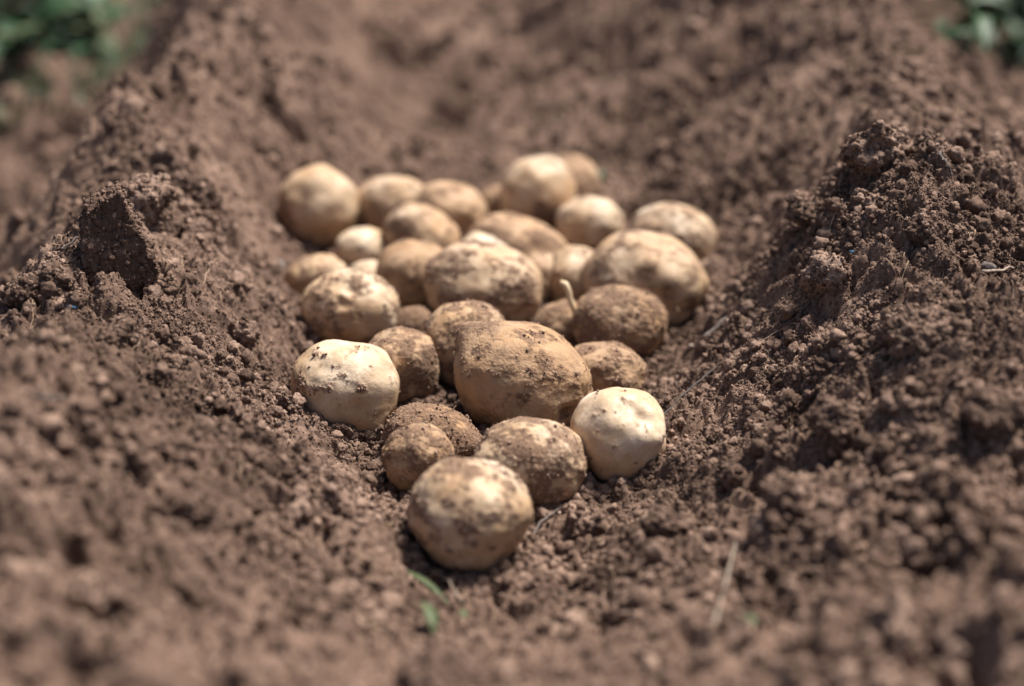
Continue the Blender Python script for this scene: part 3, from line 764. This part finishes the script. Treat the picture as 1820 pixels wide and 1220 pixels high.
# ------------------------------------------------------------------ twigs, straw, roots
def strand(name, pixels, r0, r1, mat, label, cat, lift=.001, n=6, wob=.0006, sd_=1):
    rr = random.Random(sd_); path = []
    ends = [ground_at(px, py) + np.array([0, 0, lf]) for (px, py, lf) in pixels]
    for k in range(len(ends) - 1):
        for q in range(6):
            a = ends[k] + (ends[k + 1] - ends[k]) * q / 6
            path.append(Vector(a) + Vector((rr.gauss(0, wob), rr.gauss(0, wob), rr.gauss(0, wob))))
    path.append(Vector(ends[-1]))
    for k, p in enumerate(path):
        if k not in (0,): p.z = max(p.z, h1(p.x, p.y) + lift * .5)
    m = len(path); vs_, fs_ = tube(path, [r0 + (r1 - r0) * k / (m - 1) for k in range(m)], n)
    return tag(link(name, mesh_py(name, vs_, fs_, mat), None), label, cat)
strand("root", [(1172, 748, .001), (1210, 712, .003), (1280, 652, .003), (1360, 610, .004), (1420, 570, .004), (1440, 548, .003)], .0009, .0006, M_DARKTWIG, "long thin dark root running up the right slope", "root", .002)
strand("root", [(1275, 655, .003), (1330, 628, .003), (1400, 584, .003), (1425, 577, .002)], .0005, .0003, M_ROOT, "thin pale rootlet branching beside the long dark root", "root", .002)
strand("twig", [(1245, 610, .002), (1290, 578, .006)], .0020, .0014, M_GREYTWIG, "short grey twig on the right slope near the big rounded tan potato", "twig", .002)
strand("twig", [(938, 968, .002), (962, 940, .005), (1000, 908, .004)], .0012, .0008, M_GREYTWIG, "grey twig leaning right beside the front-most potato", "twig", .002)
strand("twig", [(578, 738, .003), (612, 720, .010)], .0012, .0006, M_DARKTWIG, "short dark twig in front of the smooth cream potato", "twig", .002)
strand("straw", [(1262, 1150, .004), (1290, 1060, .012), (1305, 990, .010)], .0011, .0008, M_STRAW, "blurred pale straw standing in the bottom right foreground", "straw", .003)
strand("straw", [(775, 1020, .003), (800, 1050, .005), (822, 1082, .003)], .0007, .0005, M_STRAW, "thin pale straw just below the front-most potato", "straw", .002)
strand("straw", [(1668, 285, .006), (1680, 300, .004), (1690, 318, .001)], .0013, .0009, M_GREYTWIG, "grey straw stub on the far shoulder of the right bank", "straw", .003)
strand("straw", [(1745, 488, .002), (1800, 484, .003)], .0012, .0008, M_STRAW, "pale straw lying near the right edge of the picture", "straw", .002)
strand("root", [(385, 468, .004), (372, 490, .004), (360, 512, .002)], .0004, .0003, M_ROOT, "hair-thin root on the left bank right of the upright block", "root", .002)
strand("straw", [(60, 712, .004), (85, 722, .004), (118, 716, .003)], .0014, .001, M_GREYTWIG, "blurred grey straw on the left foreground hump", "straw", .003)
strand("straw", [(108, 452, .003), (140, 436, .006)], .0012, .0008, M_GREYTWIG, "grey straw sticking out left of the upright block", "straw", .002)
strand("root", [(640, 735, .001), (643, 748, .002), (640, 765, .001)], .0004, .0003, M_ROOT, "short pale root hair below the smooth cream potato", "root", .002)
def fleck(px, py, dims, mat, label, name="fleck", cat="fleck", rot=(.4, .3, .5), seed=1):
    p = ground_at(px, py); v, f = ico(3); v = v * (1 + .3 * perlin3(v * 1.6 + seed, seed))[:, None] * np.array(dims)
    o = link(name, mesh_np(name, v, f, mat), None, (p[0], p[1], p[2] + dims[2] * .5)); o.rotation_euler = rot
    return tag(o, label, cat)
fleck(500, 478, (.0022, .0015, .0048), M_WHITE, "small white chip at the foot of the left bank beside the dull tan potato", "white_chip", "chip", (.1, .1, .1), 4)
fleck(1515, 450, (.0028, .0016, .0014), M_BLUE, "tiny blue insect bit on the right bank", "insect_bit", "scrap", (.2, .2, .3), 5)  # this blue speck and the next stand for bits of insects
fleck(128, 548, (.0035, .0014, .0012), M_BLUE, "tiny blue insect bit on the left bank below the upright block", "insect_bit", "scrap", (.0, .2, .1), 6)
fleck(1755, 480, (.006, .004, .004), M_GREYTWIG, "small grey pebble near the right edge, below the bank crest", "pebble", "pebble", (.0, .2, .1), 7)
fleck(1228, 620, (.003, .002, .003), M_STRAW, "pale husk fragment beside the short grey twig", "husk", "husk", (.3, .6, .1), 8)

# fine root fibres everywhere in the soil
rf_ = random.Random(8); vs_all = []; fs_all = []
for k in range(750):
    y = rf_.uniform(.75, 1.6); x = rf_.uniform(-.36, .36) * (y / 1.1)
    if any(((x - c[0]) / a) ** 2 + ((y - c[1]) / d) ** 2 < 1.1 for (c, a, d, cc, tl) in PINFO.values()): continue
    an = rf_.uniform(0, 6.28); ln = rf_.uniform(.004, .018) if rf_.random() < .9 else rf_.uniform(.02, .05); p = Vector((x, y, 0)); path = []
    for q in range(6):
        an += rf_.gauss(0, .45); p = p + Vector((math.cos(an), math.sin(an), 0)) * ln / 5
        path.append(Vector((p.x, p.y, h1(p.x, p.y) + rf_.uniform(.0003, .003))))
    v_, f_ = tube(path, [rf_.uniform(.00018, .00042)] * 6, 4); b0 = len(vs_all)
    vs_all += v_; fs_all += [tuple(b0 + q for q in ff) for ff in f_]
tag(link("root_fibres", mesh_py("root_fibres", vs_all, fs_all, M_ROOT)), "fine dry root fibres tangled in the loose soil", None, None, "stuff")

# ------------------------------------------------------------------ greenery
def leaf_mesh(name, L_, W_, mat, curl=.3, fold=.25, n=9):
    vs_ = []; fs_ = []; th = .00025
    for side in (0, 1):
        for k in range(n + 1):
            t = k / n; w = W_ * math.sin(math.pi * min(1, t * .96 + .02)) ** .8 * (1 - .35 * t)
            z = curl * L_ * (t - t * t * 1.6)
            for s in (-1, -.5, 0, .5, 1):
                vs_.append((s * w, t * L_, z + abs(s) * w * fold + (-th if side else 0)))
    m = (n + 1) * 5
    for k in range(n):
        for s in range(4):
            a = k * 5 + s; fs_.append((a, a + 1, a + 6, a + 5)); fs_.append((m + a, m + a + 5, m + a + 6, m + a + 1))
        for e in (0, 4):
            a = k * 5 + e; fs_.append((a, a + 5, m + a + 5, m + a))
    return mesh_py(name, vs_, fs_, mat)
LEAFS = [leaf_mesh("leaf", .055, .016, M_LEAF), leaf_mesh("leaf", .04, .013, M_LEAF2, .5), leaf_mesh("leaf", .07, .011, M_LEAF, .6)]
def weed(x, y, seed, ht, nleaf, label, spread=1.0):
    r = random.Random(seed); z = h1(x, y)
    root = bpy.data.objects.new("weed", None); COL.objects.link(root); root.location = (x, y, z - .004); root.empty_display_size = .02
    tag(root, label, "weed", "green weeds beyond the banks")
    path = [Vector((r.gauss(0, .003), r.gauss(0, .003), ht * k / 6)) for k in range(7)]
    v_, f_ = tube(path, [.0025 * (1 - .6 * k / 6) for k in range(7)], 6)
    link("stem", mesh_py("stem", v_, f_, M_LEAF2), root)
    for k in range(nleaf):
        o = link("leaf", LEAFS[r.randrange(3)], root); t = r.uniform(.05, 1)
        o.location = (0, 0, ht * t); sz = r.uniform(.8, 1.5) * spread
        o.scale = (sz, sz, sz); o.rotation_euler = (r.uniform(-.3, .9), r.uniform(-.4, .4), r.uniform(0, 6.28))
    return root
for (px, py, sd_, ht, nl, spr, lab) in [
    (30, 125, 1, .06, 16, 1.0, "bright green weed nearest the left edge, lowest of the upper left plants"),
    (20, 80, 2, .12, 34, 1.4, "tall dark green weed in the upper left corner"),
    (100, 95, 3, .07, 26, 1.2, "leafy weed at the top left, right of the tall dark one"),
    (170, 75, 4, .06, 22, 1.1, "low weed furthest right of those at the top left"),
    (5, 240, 5, .03, 7, .8, "single small pale weed on the left edge below the others"),
    (120, 40, 6, .10, 30, 1.4, "rearmost weed at the top left edge"),
    (1722, 80, 7, .045, 16, .9, "pale green weed at the top right, on the ridge shoulder"),
    (1800, 112, 8, .045, 16, 1.0, "green weed against the right edge near the top"),
    (1800, 50, 9, .06, 24, 1.3, "taller weed in the top right corner behind the others")]:
    p = ground_at(px, py); weed(p[0], p[1], sd_, ht, nl, lab, spr)
# grass behind the left bank
rg = random.Random(4); vs_all = []; fs_all = []
for k in range(2600):
    if rg.random() < .72: x = rg.uniform(-1.3, -.50); y = rg.uniform(2.15, 3.4)
    else: x = rg.uniform(.72, 1.3); y = rg.uniform(2.3, 3.3)
    z = h1(x, y); an = rg.uniform(0, 6.28); hh = rg.uniform(.03, .09); w = rg.uniform(.0015, .003); b0 = len(vs_all)
    dx, dy = math.cos(an), math.sin(an); lean = rg.uniform(.2, .8) * hh
    for q in range(4):
        t = q / 3; ww = w * (1 - t * .85)
        cx = x + dx * lean * t * t; cy = y + dy * lean * t * t; cz = z - .003 + hh * t * (1 - .25 * t)
        vs_all += [(cx - dy * ww, cy + dx * ww, cz), (cx + dy * ww, cy - dx * ww, cz), (cx + dx * .0004, cy + dy * .0004, cz + ww * .5)]
    for q in range(3):
        a = b0 + q * 3
        fs_all += [(a, a + 2, a + 5, a + 3), (a + 2, a + 1, a + 4, a + 5), (a + 1, a, a + 3, a + 4)]
tag(link("grass", mesh_py("grass", vs_all, fs_all, M_LEAF)), "green grass growing beyond the soil banks", None, None, "stuff")
# green blade and leaves in the foreground
def lone_leaf(px, py, me, rot, sc_, label, lift=.003, name="leaf"):
    p = ground_at(px, py); o = link(name, me, None, (p[0], p[1], p[2] + lift)); o.rotation_euler = rot; o.scale = (sc_,) * 3
    return tag(o, label, "leaf")
lone_leaf(798, 1082, leaf_mesh("grass_blade", .050, .0026, M_LEAF2, .25, .3), (.18, .0, .72), 1.0, "narrow pale green blade lying below the front-most potato", .003, "grass_blade")
lone_leaf(770, 1135, leaf_mesh("leaf", .026, .005, M_LEAF2, .5, .5), (.55, .2, .35), 1.0, "curled dull green leaf in the blurred foreground, below the narrow blade", .002)
lone_leaf(1342, 1120, leaf_mesh("leaf", .010, .004, M_LEAF2, .5, .5), (.5, .2, .9), 1.0, "tiny green leaf tip in the blurred right foreground", .002)
lone_leaf(825, 1105, leaf_mesh("leaf", .008, .003, M_LEAF2, .5, .5), (.4, .2, .2), 1.0, "tiny green leaf tip right of the narrow blade", .002)
lone_leaf(1068, 330, leaf_mesh("leaf", .016, .006, M_LEAF, .5, .5), (.9, .2, .1), 1.0, "small green leaf behind the dusty potato at the back", .004)
